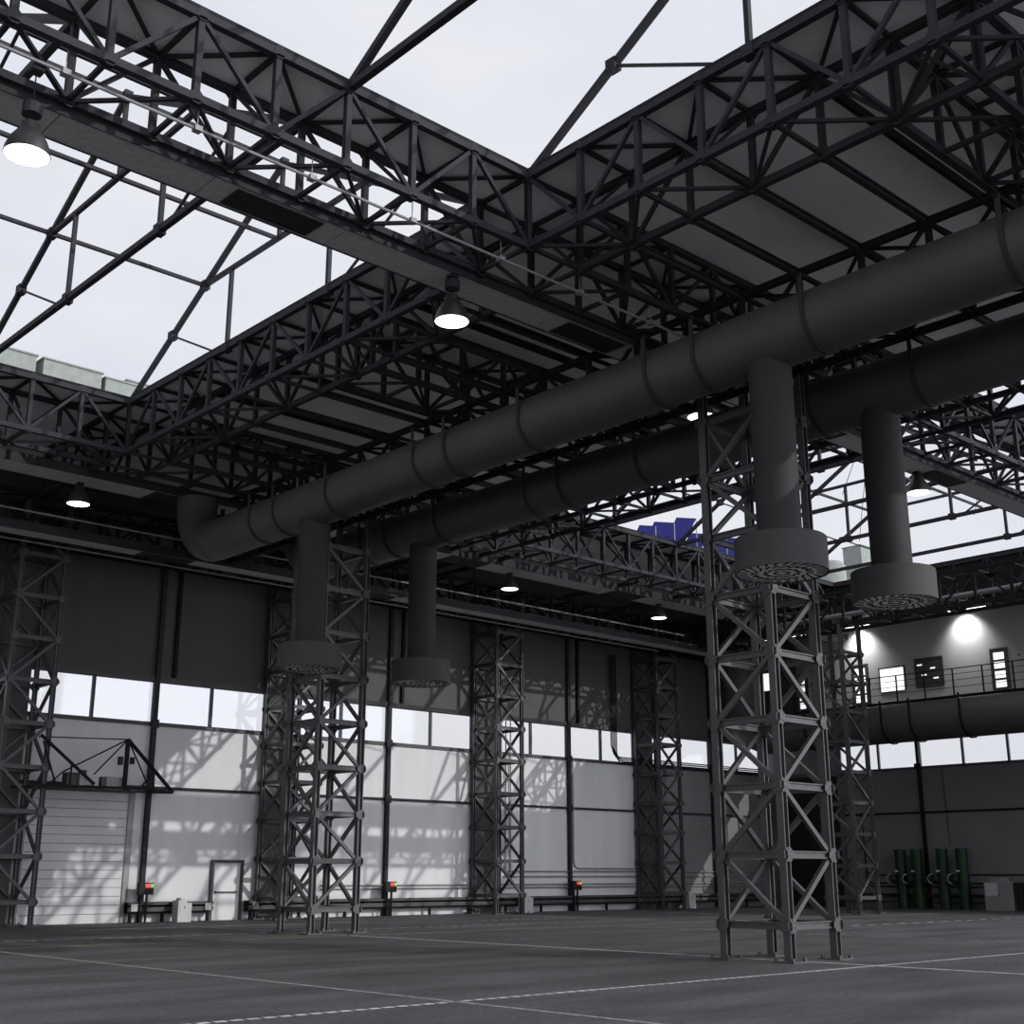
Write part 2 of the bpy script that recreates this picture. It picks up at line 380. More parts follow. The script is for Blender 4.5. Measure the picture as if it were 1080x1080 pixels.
# ------------------------------------------------------------------ box trusses
def box_truss(name, label, axis, a0, n, mod, b0, b1, zb, zt, detail, group, m=None, chord=0.15, post=0.12, web=0.085, gus=True, cat='roof truss'):
    m = m or M['steel']
    def P(a, b, z): return (a, b, z) if axis == 'x' else (b, a, z)
    a1 = a0+n*mod
    t = thing(name, label, cat, P((a0+a1)/2, (b0+b1)/2, zb), group)
    for b in (b0, b1):
        member('top_chord', P(a0, b, zt), P(a1, b, zt), chord, chord, m, t)
        member('bottom_chord', P(a0, b, zb), P(a1, b, zb), chord, chord, m, t)
    mem = []   # (name, p, q, w)
    for i in range(n+1):
        a = a0+i*mod
        for b in (b0, b1): mem.append(('post', P(a, b, zb), P(a, b, zt), post))
        mem.append(('crossbar', P(a, b0, zb), P(a, b1, zb), web)); mem.append(('crossbar', P(a, b0, zt), P(a, b1, zt), web))
        if i < n:
            c = a+mod; e = i % 2 == 1
            for b in (b0, b1):
                mem.append(('diagonal', P(a, b, zt if e else zb), P(c, b, zb if e else zt), web))
            mem.append(('bracing', P(a, b0 if e else b1, zb), P(c, b1 if e else b0, zb), web*0.8))
            mem.append(('bracing', P(a, b1 if e else b0, zt), P(c, b0 if e else b1, zt), web*0.8))
            # inner sway brace
            if i % 2 == 0: mem.append(('sway_brace', P(a, b0, zb), P(a, b1, zt), web*0.8))
    if detail:
        for nme, p, q, w in mem: member(nme, p, q, w, w, m, t)
        if gus:
            for i in range(n+1):
                for b in (b0, b1):
                    for z in (zb, zt):
                        c = P(a0+i*mod, b, z)
                        def mk():
                            mb = MB(); s = .14; pts = [(math.cos(math.pi/8+k*math.pi/4)*s, math.sin(math.pi/8+k*math.pi/4)*s) for k in range(8)]
                            for off in (-0.082, 0.07):
                                lo = [(x, off, z_) for x, z_ in pts] if axis == 'x' else [(off, x, z_) for x, z_ in pts]
                                hi = [(x, off+.02, z_) for x, z_ in pts] if axis == 'x' else [(off+.02, x, z_) for x, z_ in pts]
                                mb.add(lo+hi, [tuple(range(8))[::-1], tuple(range(8, 16))]+[(j, (j+1) % 8, (j+1) % 8+8, j+8) for j in range(8)])
                            lo = [(x, y_, -.082) for x, y_ in pts]; hi = [(x, y_, -.070) for x, y_ in pts]
                            mb.add(lo+hi, [tuple(range(8))[::-1], tuple(range(8, 16))]+[(j, (j+1) % 8, (j+1) % 8+8, j+8) for j in range(8)])
                            return mb
                        shared('gusset', ('tg', axis, m.name), mk, c, t, m)
    else:
        by = {}
        for nme, p, q, w in mem: by.setdefault(nme, MB()).bar(p, q, w)
        for nme, mb in by.items(): mb.obj({'post': 'posts', 'crossbar': 'crossbars', 'diagonal': 'web_diagonals', 'bracing': 'bracing', 'sway_brace': 'sway_bracing'}[nme], m, t)
    return t
G1 = 'roof trusses'
mo = 1.6
box_truss('roof_truss', 'lattice roof truss across the top left, between the two left skylights', 'x', 1.0, 10, mo, XA0, XA1, ZB, ZT, True, G1)
box_truss('roof_truss', 'lattice roof truss crossing the ceiling right of the centre bell lamp, above the front duct', 'x', 18.6, 9, 1.578, XA0, XA1, ZB, ZT, True, G1, gus=False)
box_truss('roof_truss', 'lattice roof truss at the right edge below the back duct, sky showing through', 'x', BX1, 14, 1.614, XA0, XA1, ZB, ZT, True, G1)
box_truss('roof_truss', 'lattice roof truss at the far side of the left skylight, under pale roof boxes', 'x', 1.0, 10, mo, XF0, XF1, ZB, ZT, True, G1, web=0.09)
box_truss('roof_truss', 'dark lattice roof truss crossing above the far end of the big ducts', 'x', 18.6, 9, 1.578, XF0, XF1, ZB, ZT, True, G1, gus=False)
box_truss('roof_truss', 'lattice roof truss at the far side of the right skylight, under blue solar panels', 'x', BX1, 14, 1.614, XF0, XF1, ZB, ZT, True, G1)
box_truss('roof_truss', 'lattice truss crossing the ceiling at the upper right corner of the picture', 'x', 18.6, 9, 1.578, 8.4, 10.0, ZB, ZT, True, G1, gus=False)
box_truss('roof_truss', 'lattice truss crossing the ceiling just behind the middle of the front duct', 'x', 18.6, 9, 1.578, 25.7, 27.3, ZB, ZT, True, G1, gus=False)
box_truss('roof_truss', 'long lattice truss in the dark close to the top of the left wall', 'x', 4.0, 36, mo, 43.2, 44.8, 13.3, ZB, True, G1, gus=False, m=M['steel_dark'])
box_truss('roof_truss', 'lattice edge truss running from the centre of the roof to the top right corner', 'y', 3.55, 9, 1.598, BX0, BX0+1.6, ZB, ZT, True, G1)
box_truss('roof_truss', 'lattice edge truss on the right side of the farther left skylight', 'y', XA1, 10, 1.717, BX0, BX0+1.6, ZB, ZT, True, G1)
box_truss('roof_truss', 'dark lattice truss running from the left skylight corner towards the left wall', 'y', XF1, 3, 1.6, BX0, BX0+1.6, ZB, ZT, True, G1, gus=False)
box_truss('roof_truss', 'lattice edge truss above the back duct at the right edge of the picture', 'y', 3.55, 9, 1.598, BX1-1.6, BX1, ZB, ZT, True, G1, gus=False)
box_truss('roof_truss', 'lattice edge truss seen against the sky directly under the back duct', 'y', XA1, 10, 1.717, BX1-1.6, BX1, ZB, ZT, True, G1)
box_truss('roof_truss', 'dark lattice truss from the right skylight corner towards the left wall', 'y', XF1, 3, 1.6, BX1-1.6, BX1, ZB, ZT, True, G1, gus=False)
box_truss('roof_truss', 'lattice truss at the far right edge of the right skylight, above the gallery', 'y', XA1, 10, 1.717, O3X, O3X+1.6, ZB, ZT, True, G1, gus=False)
# lower spine that carries the ducts
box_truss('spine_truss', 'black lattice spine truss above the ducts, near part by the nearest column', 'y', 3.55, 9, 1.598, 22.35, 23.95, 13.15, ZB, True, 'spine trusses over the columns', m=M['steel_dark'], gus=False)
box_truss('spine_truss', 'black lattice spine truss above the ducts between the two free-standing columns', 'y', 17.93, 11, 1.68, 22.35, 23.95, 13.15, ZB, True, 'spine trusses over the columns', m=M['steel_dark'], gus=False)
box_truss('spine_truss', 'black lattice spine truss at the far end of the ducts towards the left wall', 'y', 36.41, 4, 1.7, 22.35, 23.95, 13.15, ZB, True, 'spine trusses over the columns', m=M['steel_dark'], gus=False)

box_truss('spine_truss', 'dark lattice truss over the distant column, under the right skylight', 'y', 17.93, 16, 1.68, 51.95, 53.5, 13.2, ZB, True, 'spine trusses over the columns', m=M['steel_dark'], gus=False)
# ceiling purlins at bottom chord level
def purlin(x0, x1, y, label, group, z=ZB, m=None):
    o = MB().ibeam((0, 0, 0), (x1-x0, 0, 0), 0.13, 0.17, 0.03).obj('ceiling_purlin', m or M['steel']); o.location = (x0, y, z)
    tag(o, label, 'purlin', group)
ys = [3.55+1.598*k for k in range(9)]+[XA1+1.717*k for k in range(1, 10)]
for y in ys:
    if abs(y-9.2) < 1.2 or abs(y-26.5) < 1.2 or y < 5: continue
    near = y < 17.9
    purlin(18.6, 22.3, y, 'dark purlin under the ceiling panels left of the ducts, ' + ('near bay' if near else 'far bay'), 'purlins left of the ducts, ' + ('near bay' if near else 'far bay'))
    purlin(24.0, 32.8, y, 'dark purlin under the ceiling panels above the back duct, ' + ('near bay' if near else 'far bay'), 'purlins right of the duct columns, ' + ('near bay' if near else 'far bay'))
for y in (11.6, 14.8, 22.9, 24.6, 30.9, 34.0):
    o = MB().bar((0, 0, 0), (14.2, 0, 0), 0.12, 0.2).obj('deck_beam', M['steel_dark']); o.location = (18.6, y, ZT-0.02)
    tag(o, 'dark beam tight under the grey roof panels above the purlins', 'beam', 'deck beams under the roof panels')
# long bottom members of the far field, running from the left skylight to the wall
for x in (8.0, 12.0, 20.3, 25.6, 28.3, 32.0, 35.5, 43.0, 47.0, 51.9, 56.0):
    o = MB().bar((0, 0, 0), (0, 5.3, 0), 0.13, 0.16).obj('tie_beam', M['steel']); o.location = (x, 38.0, ZB)
    tag(o, 'slim dark tie beam under the roof between the far skylight truss and the left wall', 'beam', 'tie beams towards the left wall')

# curbs round the skylights
def curb(x0, x1, y0, y1, label):
    mb = MB(); t = 0.06; z0, z1 = ZD-0.07, ZD+0.10
    mb.box(x0, x1, y0, y0+t, z0, z1); mb.box(x0, x1, y1-t, y1, z0, z1); mb.box(x0, x0+t, y0+t, y1-t, z0, z1); mb.box(x1-t, x1, y0+t, y1-t, z0, z1)
    tag(mb.obj('skylight_curb', M['steel_dark']), label, 'curb', 'skylight curbs')
# skylight roof frames
def frame(x, y0, y1, label, group, edge=False, double=False):
    t = thing('gable_truss', label, 'gable truss', (x, (y0+y1)/2, ZT), group); m = M['steel']
    L = y1-y0; c = (y0+y1)/2; zr = ZT+L/2*0.57; q = L*0.26; zc = ZT+q*0.57
    for s in (-1, 1):
        ye = c+s*L/2
        member('rafter', (x, ye, ZT), (x, c, zr), 0.14, 0.14, m, t)
        member('strut', (x, c+s*L*0.148, ZT), (x, c+s*L*0.148, zc), 0.11, 0.11, m, t)
        member('brace', (x, ye-s*L*0.152, ZT+L*0.152*0.57), (x, ye-s*L*0.322, ZT), 0.06, 0.06, m, t)
    member('collar_beam', (x, c-L/2+q, zc), (x, c+L/2-q, zc), 0.12, 0.12, m, t)
    member('king_post', (x, c, zc), (x, c, zr), 0.11, 0.11, m, t)
    if not edge: member('tie_beam', (x, y0+.06, ZT), (x, y1-.06, ZT), 0.15, 0.15, m, t)
    if double: member('tie_beam', (x-0.7, y0, ZT+.02), (x-0.7, y1, ZT+.02), 0.11, 0.11, m, t)
    for yy, zz in ((c+L/2-q, zc), (c-L/2+q, zc), (c, zr), (c+L*.348, ZT+L*.152*.57), (c+L*.148, ZT), (c-L*.148, ZT)):
        MB().box(x-.11, x+.11, yy-.13, yy+.13, zz-.13, zz+.13).obj('node', m, t)
SK = [('nearer left skylight', 0.4, BX0, 0.9, XA0, [2.6, 7.4, 12.2, 17.0]), ('farther left skylight', 0.4, BX0, XA1, XF0, [2.6, 7.4, 12.2, 17.0]),
      ('nearer right skylight', BX1, O3X, 0.9, XA0, [34.4, 39.35, 44.2, 49.1, 54.0]), ('farther right skylight', BX1, O3X, XA1, XF0, [34.4, 39.35, 44.2, 49.1, 54.0])]
for nme, x0, x1, y0, y1, fr in SK:
    curb(x0, x1, y0, y1, 'dark curb around the opening of the ' + nme)
    pos = ['leftmost', 'second', 'third', 'fourth', 'fifth']
    for i, x in enumerate(fr): frame(x, y0, y1, '%s from the left of the dark sloping gable trusses over the %s' % (pos[i], nme) if i else 'leftmost of the dark sloping gable trusses over the %s' % nme, 'frames of the ' + nme, edge=x in (17.0, 34.4), double=x == 39.35)
    L = y1-y0; c = (y0+y1)/2; zc = ZT+L*0.26*0.57
    for yy, zz, wh in ((c+L*.24, zc, 'far'), (c-L*.24, zc, 'near'), (c, zc-.05, 'middle'), (c, ZT+L/2*.57, 'ridge')):
        o = MB().bar((fr[0]-(2.2 if x0 < 1 else 0), yy, zz), (x1, yy, zz), 0.10).obj('skylight_purlin', M['steel']); tag(o, '%s lengthwise bar over the %s' % (wh, nme), 'purlin', 'lengthwise bars over the ' + nme)

# ------------------------------------------------------------------ soffit boxes with grilles
def soffit(x0, x1, y0, y1, z, label, seams, vents, m=None, h=0.3):
    t = thing('service_soffit', label, 'soffit', ((x0+x1)/2, (y0+y1)/2, z), 'service soffits')
    xs = [x0]+[s for s in seams if x0 < s < x1]+[x1]
    for a, b in zip(xs, xs[1:]):
        MB().box(a+0.012, b-0.012, y0, y1, z, z+h).obj('panel', m or M['soffit'], t)
    for yy in (y0-0.03, y1+0.0):
        MB().box(x0, x1, yy, yy+0.03, z-0.02, z+h).obj('edge_rail', M['steel'], t)
    for a, b in vents:
        c, d = y0+0.16, y1-0.14
        v = MB().box(a, b, c, d, z-0.012, z-0.002).obj('vent', M['grille'], t)
        sl = MB(); k = 0
        while c+0.04+k*0.075 < d-0.03: sl.box(a+.05, b-.05, c+0.04+k*0.075, c+0.055+k*0.075, z-0.03, z-0.012); k += 1
        sl.obj('vent_blades', M['lamp'], v)
        MB().box(a-.05, b+.05, c-.05, c, z-.03, z-.002).box(a-.05, b+.05, d, d+.05, z-.03, z-.002).box(a-.05, a, c, d, z-.03, z-.002).box(b, b+.05, c, d, z-.03, z-.002).obj('vent_rim', M['steel'], v)
sx = [7.36+3.06*k for k in range(-3, 18)]
soffit(-2, 62.6, 19.62, 20.5, 14.5, 'pale grey soffit strip with black grilles crossing the upper left beside the big truss', sx, [(11.0, 12.9), (20.1, 22.0), (30.0, 31.9), (37.2, 39.1)])
soffit(-2, 62.0, 39.3, 40.5, 14.5, 'long grey soffit strip in the far roof, above the lamp at the left', [3.06*k for k in range(0, 21)], [(19.5, 21.5), (33.0, 35.0), (43, 45)])
soffit(8, 60.0, 41.9, 42.7, 13.0, 'lower grey soffit strip close in front of the dark upper left wall', [3.06*k+1.5 for k in range(2, 20)], [(20.5, 22.5), (30.0, 32.0)])

# conduit rod slung under the first truss
t = thing('sprinkler_pipe', 'thin galvanised pipe with clamps slung under the truss at the top left', 'pipe', (9, 18.7, 14.3))
MB().tube([(-1, 18.15, 14.3), (24, 18.15, 14.3)], 0.03, 8).obj('pipe', M['galv'], t)
for k in range(9): MB().bar((2+2.4*k, 18.15, 14.3), (2+2.4*k, 18.15, 14.72), 0.015).box(1.93+2.4*k, 2.07+2.4*k, 18.08, 18.22, 14.25, 14.35).obj('clamp', M['galv'], t)
for yy, zz, lb in ((41.3, 13.5, 'thin pipe running under the far roof above the left wall, nearer one'), (43.0, 12.9, 'thin pipe running under the far roof close to the left wall')):
    tag(MB().tube([(4, yy, zz), (50, yy, zz)], 0.03, 6).obj('roof_pipe', M['galv']), lb, 'pipe')

# ------------------------------------------------------------------ bell lamps
def bell_lamp(x, y, z, label, zt=14.5, s=1.0):
    t = thing('bell_lamp', label, 'pendant lamp', (x, y, z), 'bell lamps')
    shared('shade', ('shade', s), lambda: MB().lathe((0,0,0), [(0.375*s,0.0),(0.385*s,0.01),(0.37*s,0.12*s),(0.31*s,0.28*s),(0.22*s,0.42*s),(0.155*s,0.50*s),(0.14*s,0.62*s),(0.12*s,0.64*s),(0.0,0.64*s)], 32), (x, y, z), t, M['lamp'], True)
    shared('diffuser', ('diff', s), lambda: MB().lathe((0,0,0), [(0.0,0.03),(0.25*s,0.03),(0.355*s,0.03),(0.37*s,0.0)], 32), (x, y, z+0.005), t, M['lampglow'])
    shared('ballast_box', ('bal', s), lambda: MB().lathe((0,0,0), [(0,0),(0.17*s,0),(0.17*s,0.2*s),(0,0.2*s)], 12), (x, y, z+0.78*s), t, M['steel'])
    MB().tube([(x, y, z+0.6*s), (x, y, zt)], 0.012, 6).obj('rod', M['steel_dark'], t)
    MB().box(x-.1, x+.1, y-.1, y+.1, zt-.06, zt).obj('ceiling_rose', M['steel'], t)
    return t
bell_lamp(6.42, 18.38, 12.72, 'big lit bell lamp hanging at the upper left edge', 14.3, 0.94)
bell_lamp(16.4, 19.75, 13.38, 'lit bell lamp hanging under the soffit left of the picture centre')
bell_lamp(26.05, 20.6, 13.8, 'lit bell lamp half hidden behind the front duct, beside the nearest column', 14.5)
bell_lamp(36.9, 20.3, 13.78, 'bell lamp hanging beside the right drop duct, against the sky')
bell_lamp(17.1, 40.2, 13.75, 'lit bell lamp in the dark far roof at the left')
bell_lamp(36.9, 40.2, 13.78, 'lit bell lamp in the dark far roof right of the second drop duct')
bell_lamp(46.8, 40.15, 13.8, 'lit bell lamp in the dark far roof just left of the nearest column')
bell_lamp(57.4, 28.5, 14.08, 'bell lamp hanging in front of the lit gallery wall', 15.2, 1.0)
bell_lamp(55.8, 40.15, 13.75, 'lit bell lamp seen through the nearest column in front of the gallery')

# ------------------------------------------------------------------ ducts
def arc_path(c, r, a0, a1, n, f): return [f(c, r, a0+(a1-a0)*i/n) for i in range(n+1)]
def main_duct(x, z, r, ya, yb, label, straps):
    t = thing('air_duct', label, 'air duct', (x, (ya+yb)/2, z), 'main air ducts')
    R = 1.45
    mb = MB(); mb.tube([(x, ya, z), (x, yb, z)], r, 40)
    mb.obj('pipe', M['duct'], t, True)
    ep = [(x, yb, z)]+[(x, yb+R*math.sin(a), z+R*(1-math.cos(a))) for a in [math.radians(9*i) for i in range(1, 11)]]+[(x, yb+R, z+R+0.3)]
    MB().tube(ep, r*1.0, 40).obj('elbow', M['duct'], t, True)
    for yy in straps:
        n = 24; mb = MB(); w = 0.03; ro = r+0.02
        pts = [(x+ro*math.cos(math.pi+math.pi*k/n), yy, z+ro*math.sin(math.pi+math.pi*k/n)) for k in range(n+1)]
        pts = [(x-ro, yy, 13.52)]+pts+[(x+ro, yy, 13.52)]
        for p, q in zip(pts, pts[1:]): mb.bar(p, q, w, 0.10, (0, 1, 0))
        mb.obj('hanger_strap', M['duct2'], t)
        MB().bar((x-ro-.03, yy, 13.48), (23.15, yy, 13.48), 0.08).bar((x+ro+.1, yy, 13.48), (23.15, yy, 13.48), 0.08).obj('hanger_beam', M['steel_dark'], t)
    fy = ya+1.3
    return t
XD1, XD2, ZDU, RD = 20.98, 25.32, 12.68, 0.70
main_duct(XD1, ZDU, RD, 3.0, 37.7, 'big round grey duct under the roof, the nearer of the two', [9.1, 13.35, 16.2, 17.6, 21.8, 24.7, 26.03, 30.2, 33.06, 34.45])
main_duct(XD2, ZDU, RD, 3.0, 37.7, 'big round grey duct under the roof, the one behind the nearest column', [9.1, 13.44, 16.2, 17.6, 21.8, 24.8, 26.2, 30.4, 33.06, 34.45])
def diffuser(x, y, z, label):
    """drop pipe with drum and swirl grille; z = underside"""
    t = thing('drop_diffuser', label, 'air diffuser', (x, y, z), 'drop ducts with swirl diffusers')
    R, r = 0.935, 0.455; zd = z+0.72
    def pipe():
        # top edge follows the round main duct
        mb = MB(); n = 36
        lo = [(r*math.cos(2*math.pi*k/n), r*math.sin(2*math.pi*k/n), 0.72) for k in range(n)]
        hi = [(p[0], p[1], (ZDU-z)-math.sqrt(max(0, RD**2-p[0]**2))+0.02) for p in lo]
        mb.add(lo+hi, [(k, (k+1) % n, (k+1) % n+n, k+n) for k in range(n)]); return mb
    shared('drop_pipe', ('pipe', round(z, 2)), pipe, (x, y, z), t, M['duct2'], True)
    shared('drum', 'drum', lambda: MB().lathe((0,0,0), [(r-.01,0.72),(R-.02,0.72),(R,0.70),(R,0.02),(R+.015,0.0),(R-.03,0.0),(R-.03,0.06)], 48), (x, y, z), t, M['drum'], True)
    def grille():
        mb = MB(); mb.disc((0,0,0.02), R-.03, 48, 0)
        mb.f[-1] = mb.f[-1][::-1]
        for ring, n, r0, ln, tw in ((0, 26, 0.80, 0.24, 0.5), (1, 20, 0.56, 0.22, 0.9), (2, 12, 0.33, 0.19, 1.2), (3, 6, 0.14, 0.12, 1.4)):
            for k in range(n):
                a = 2*math.pi*(k+0.3*ring)/n; c = Vector((r0*math.cos(a), r0*math.sin(a), 0.012)); d = Vector((math.cos(a+tw), math.sin(a+tw), 0))
                mb.bar(c-d*ln/2, c+d*ln/2, 0.042, 0.012, None, 1)
        return mb
    shared('swirl_grille', 'grille', grille, (x, y, z), t, [M['swirl'], M['black']])
diffuser(XD1, 14.70, 7.56, 'large round swirl diffuser on a drop duct in front of the nearest column')
diffuser(XD2, 14.75, 7.58, 'large round swirl diffuser on the drop duct at the right, against the sky')
diffuser(XD1, 31.7, 7.56, 'distant round swirl diffuser hanging in front of the column left of the middle')
diffuser(XD2, 31.8, 7.58, 'distant round swirl diffuser, right one of the far pair, above the window strip')

# right hand duct under the gallery, with its elbow rising at the corner
t = thing('gallery_duct', 'very large dark duct under the gallery that bends up at the corner', 'air duct', (58.6, 32, 9.1))
xg, zg, rg, Rg = 58.6, 9.12, 0.98, 2.4; yb = 42.2
MB().tube([(xg, 14, zg), (xg, yb, zg)], rg, 40).obj('pipe', M['duct'], t, True)
ep = [(xg, yb, zg)]+[(xg, yb+Rg*math.sin(a), zg+Rg*(1-math.cos(a))) for a in [math.radians(9*i) for i in range(1, 11)]]+[(xg, yb+Rg, 14.5)]
MB().tube(ep, rg*1.06, 40).obj('elbow', M['duct'], t, True)
for yy in (30.6, 33.3, 34.9, 39.5):
    mb = MB(); n = 16; ro = rg+.04
    pts = [(xg-ro, yy, 10.2)]+[(xg+ro*math.cos(math.pi+math.pi*k/n), yy, zg+ro*math.sin(math.pi+math.pi*k/n)) for k in range(n+1)]+[(xg+ro, yy, 10.2)]
    for p, q in zip(pts, pts[1:]): mb.bar(p, q, 0.05, 0.1, (0, 1, 0))
    mb.obj('hanger_strap', M['steel_dark'], t)

# ------------------------------------------------------------------ gallery on the right wall
XM = 62.0; XE = 59.0; ZG = 10.25
g = struct('trim_20', MB().box(XE, XR, 14, 41.0, ZG-0.12, ZG).box(60.8, XR, 41, 46, ZG-.12, ZG), M['soffit'])
mb = MB()
for k in range(14): mb.box(XE+0.5, XR, 14.6+2.0*k, 14.75+2.0*k, ZG-0.34, ZG-0.12)
mb.box(XE, XE+0.12, 14, 41, ZG-0.36, ZG+0.05)
mb.obj('joists', M['steel_dark'], g)
gw = struct('wall_gallery', MB().box(XM, XM+0.2, 14, 41.0, ZG, 15.2).box(XM, XM+.2, 41, 46, ZG, 15.2), M['mezz'])
struct('ceiling_gallery', MB().box(57.1, XR, 14, 41.0, 15.2, 15.35), M['trim'])
struct('trim_21', MB().box(57.0, 57.1, 10, 36.4, 14.8, ZD-.07), M['steel_dark'])
t = thing('railing', 'slim dark railing along the edge of the gallery', 'railing', (XE+.1, 30, ZG))
for k in range(18):
    yy = 14.2+1.58*k; MB().bar((XE+.06, yy, ZG-0.05), (XE+.06, yy, ZG+1.38), 0.06).obj('post', M['steel_dark'], t)
for z in (0.45, 0.8, 1.1, 1.38): MB().bar((XE+.06, 14.2, ZG+z), (XE+.06, 41.0, ZG+z), 0.045 if z > 1.2 else 0.025).obj('rail', M['steel_dark'], t)
def gdoor(n, y0, y1, z0, z1, kind):
    f = MB(); t = 0.08; x = XM
    f.box(x-.06, x, y0-t, y0, z0, z1+t).box(x-.06, x, y1, y1+t, z0, z1+t).box(x-.06, x, y0, y1, z1, z1+t)
    if kind == 'door':
        f.box(x-.04, x, y0, y1, z0, z1); o = struct('door_%d' % n, f, M['trim'])
        for k in range(4):
            zz = z0+.12+(z1-z0-.15)*k/4; MB().box(x-.055, x-.041, y0+.12, y1-.12, zz, zz+(z1-z0)/4-.16).obj('pane', M['winlit'], o)
    else:
        f.box(x-.06, x, y0, y1, z0-t, z0); o = struct('window_%d' % n, f, M['trim'])
        if kind == 'lit': MB().box(x-.03, x-.01, y0, y1, z0, z1).obj('pane', M['winlit'], o)
        else:
            MB().box(x-.03, x-.01, y0, y1, z0, z1).obj('pane', M['pilaster'], o)
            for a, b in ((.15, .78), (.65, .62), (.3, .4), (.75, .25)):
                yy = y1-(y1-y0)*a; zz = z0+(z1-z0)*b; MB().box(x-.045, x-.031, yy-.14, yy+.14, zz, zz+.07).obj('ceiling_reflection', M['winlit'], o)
gdoor(4, 38.2, 39.1, ZG+.5, 12.9, 'door'); gdoor(5, 30.1, 30.9, ZG+.5, 12.8, 'door'); gdoor(6, 42.2, 42.85, ZG+.5, 12.8, 'door')
gdoor(60, 35.95, 37.4, 11.3, 12.55, 'lit'); gdoor(61, 33.7, 35.2, 11.35, 12.8, 'dim')
# corner room that closes the gallery
struct('wall_corner_room', MB().box(60.6, 60.8, 41.9, 46, ZG-.2, ZD), M['trim'])
w = struct('window_62', MB().box(60.56, 60.6, 43.6, 45.1, 11.85, 13.0), M['trim']); MB().box(60.53, 60.56, 43.7, 45.0, 11.93, 12.92).obj('pane', M['winlit'], w)
# notice on the gallery wall
o = MB().box(XM-.03, XM, 29.0, 29.6, 12.2, 12.6).obj('notice_board', M['pale']); tag(o, 'small pale notice on the gallery wall at the right edge', 'notice')
MB().box(XM-.04, XM-.03, 29.35, 29.5, 12.36, 12.44).obj('printed_mark', M['trim'], o)
# wall washers of the gallery
for i, (yy, lb) in enumerate(((32.1, 'right'), (38.4, 'left'))):
    t = thing('gallery_floodlight', 'lit flood lamp above the gallery making the %s bright patch on its wall' % lb, 'wall lamp', (61.2, yy, 15.0), 'gallery flood lamps')
    MB().box(61.0, 61.4, yy-.5, yy+.5, 14.98, 15.2).obj('housing', M['steel_dark'], t)
    MB().box(61.05, 61.35, yy-.45, yy+.45, 14.96, 14.98).obj('lens', M['tube'], t)
    ld = bpy.data.lights.new('gallery_flood', 'SPOT'); ld.energy = 560; ld.spot_size = math.radians(110); ld.spot_blend = 0.9; ld.shadow_soft_size = 0.15
    lo = bpy.data.objects.new('gallery_flood_light', ld); C.objects.link(lo); lo.location = (61.25, yy, 14.9); lo.rotation_euler = (0, math.radians(-22), 0); lo.rotation_euler = Vector((0.75, 0, -1)).to_track_quat('-Z', 'Y').to_euler()
    lo.parent = t; lo.matrix_parent_inverse = Matrix.Translation(-Vector(t.location))
for i, (x, yy) in enumerate(((57.2, 29.2), (57.2, 35.6), (57.2, 39.5))):
    t = thing('strip_light', ['lit tube strip next to the bell lamp before the gallery', 'lit tube strip left of the first bright wall patch', 'lit tube strip above the distant column'][i], 'strip light', (x, yy, 14.4), 'tube strips')
    MB().box(x-.08, x+.08, yy-.75, yy+.75, 14.1, 14.18).obj('housing', M['steel_dark'], t); MB().box(x-.04, x+.04, yy-.7, yy+.7, 14.06, 14.10).obj('tube', M['tube'], t)
    MB().bar((x, yy, 14.18), (x, yy, 15.2), .03).obj('rod', M['steel_dark'], t)
tag(MB().tube([(52.6, 14, 13.75), (52.6, 39, 13.75)], 0.12, 10).obj('service_pipe', M['galv'], None, True), 'pale service pipe along the far edge of the right skylight above the gallery', 'pipe')

# ------------------------------------------------------------------ left wall equipment
# garage door
gd = struct('door_1', MB().box(18.75, 22.62, YW-0.06, YW, 0, 4.75), M['garage'])
mb = MB()
for k in range(1, 15): mb.box(18.8, 22.57, YW-0.068, YW-0.06, 0.31*k, 0.31*k+0.018)
mb.obj('slat_joints', M['trim'], gd)
MB().box(22.62, 22.85, YW-0.12, YW, 0, 4.75).obj('guide_rail', M['galv'], gd); MB().box(18.55, 18.75, YW-0.12, YW, 0, 4.75).obj('guide_rail', M['galv'], gd)
MB().box(18.55, 22.85, YW-0.18, YW, 4.75, 4.83).obj('header', M['pale'], gd)
# side door
sd = struct('door_2', MB().box(26.42, 27.62, YW-0.05, YW, 0, 2.15), M['door'])
MB().box(26.30, 26.42, YW-0.12, YW, 0, 2.27).box(27.62, 27.74, YW-0.12, YW, 0, 2.27).box(26.42, 27.62, YW-0.12, YW, 2.15, 2.27).obj('frame', M['trim'], sd)
MB().box(26.52, 27.5, YW-0.13, YW-0.10, 1.02, 1.07).box(26.52, 26.58, YW-.1, YW-.05, 1.0, 1.09).box(27.4, 27.46, YW-.1, YW-.05, 1.0, 1.09).obj('push_bar', M['trim'], sd)
# low dark equipment rails along the wall
def wrail(x0, x1, label, posts):
    t = thing('guard_rail', label, 'rail', ((x0+x1)/2, YW-0.45, 0), 'low guard rails')
    for z, h in ((0.62, 0.10), (0.38, 0.16)): MB().box(x0, x1, YW-0.50, YW-0.38, z, z+h).obj('rail', M['trim'], t)
    MB().box(x0, x1, YW-0.36, YW-0.05, 0.30, 0.34).box(x0, x1, YW-0.36, YW-0.05, 0.68, 0.72).box(x0, x1, YW-0.12, YW-0.06, 0.34, 0.68).obj('tray', M['black'], t)
    for p in posts: MB().box(p-.05, p+.05, YW-.38, YW-.28, 0, 0.72).obj('post', M['steel_dark'], t)
wrail(22.75, 26.25, 'low dark rail between garage door and small door', (22.9, 24.2, 26.1)); wrail(27.85, 62.5, 'long low dark rail running from the small door to the far corner', [28+2.28*k for k in range(16)])
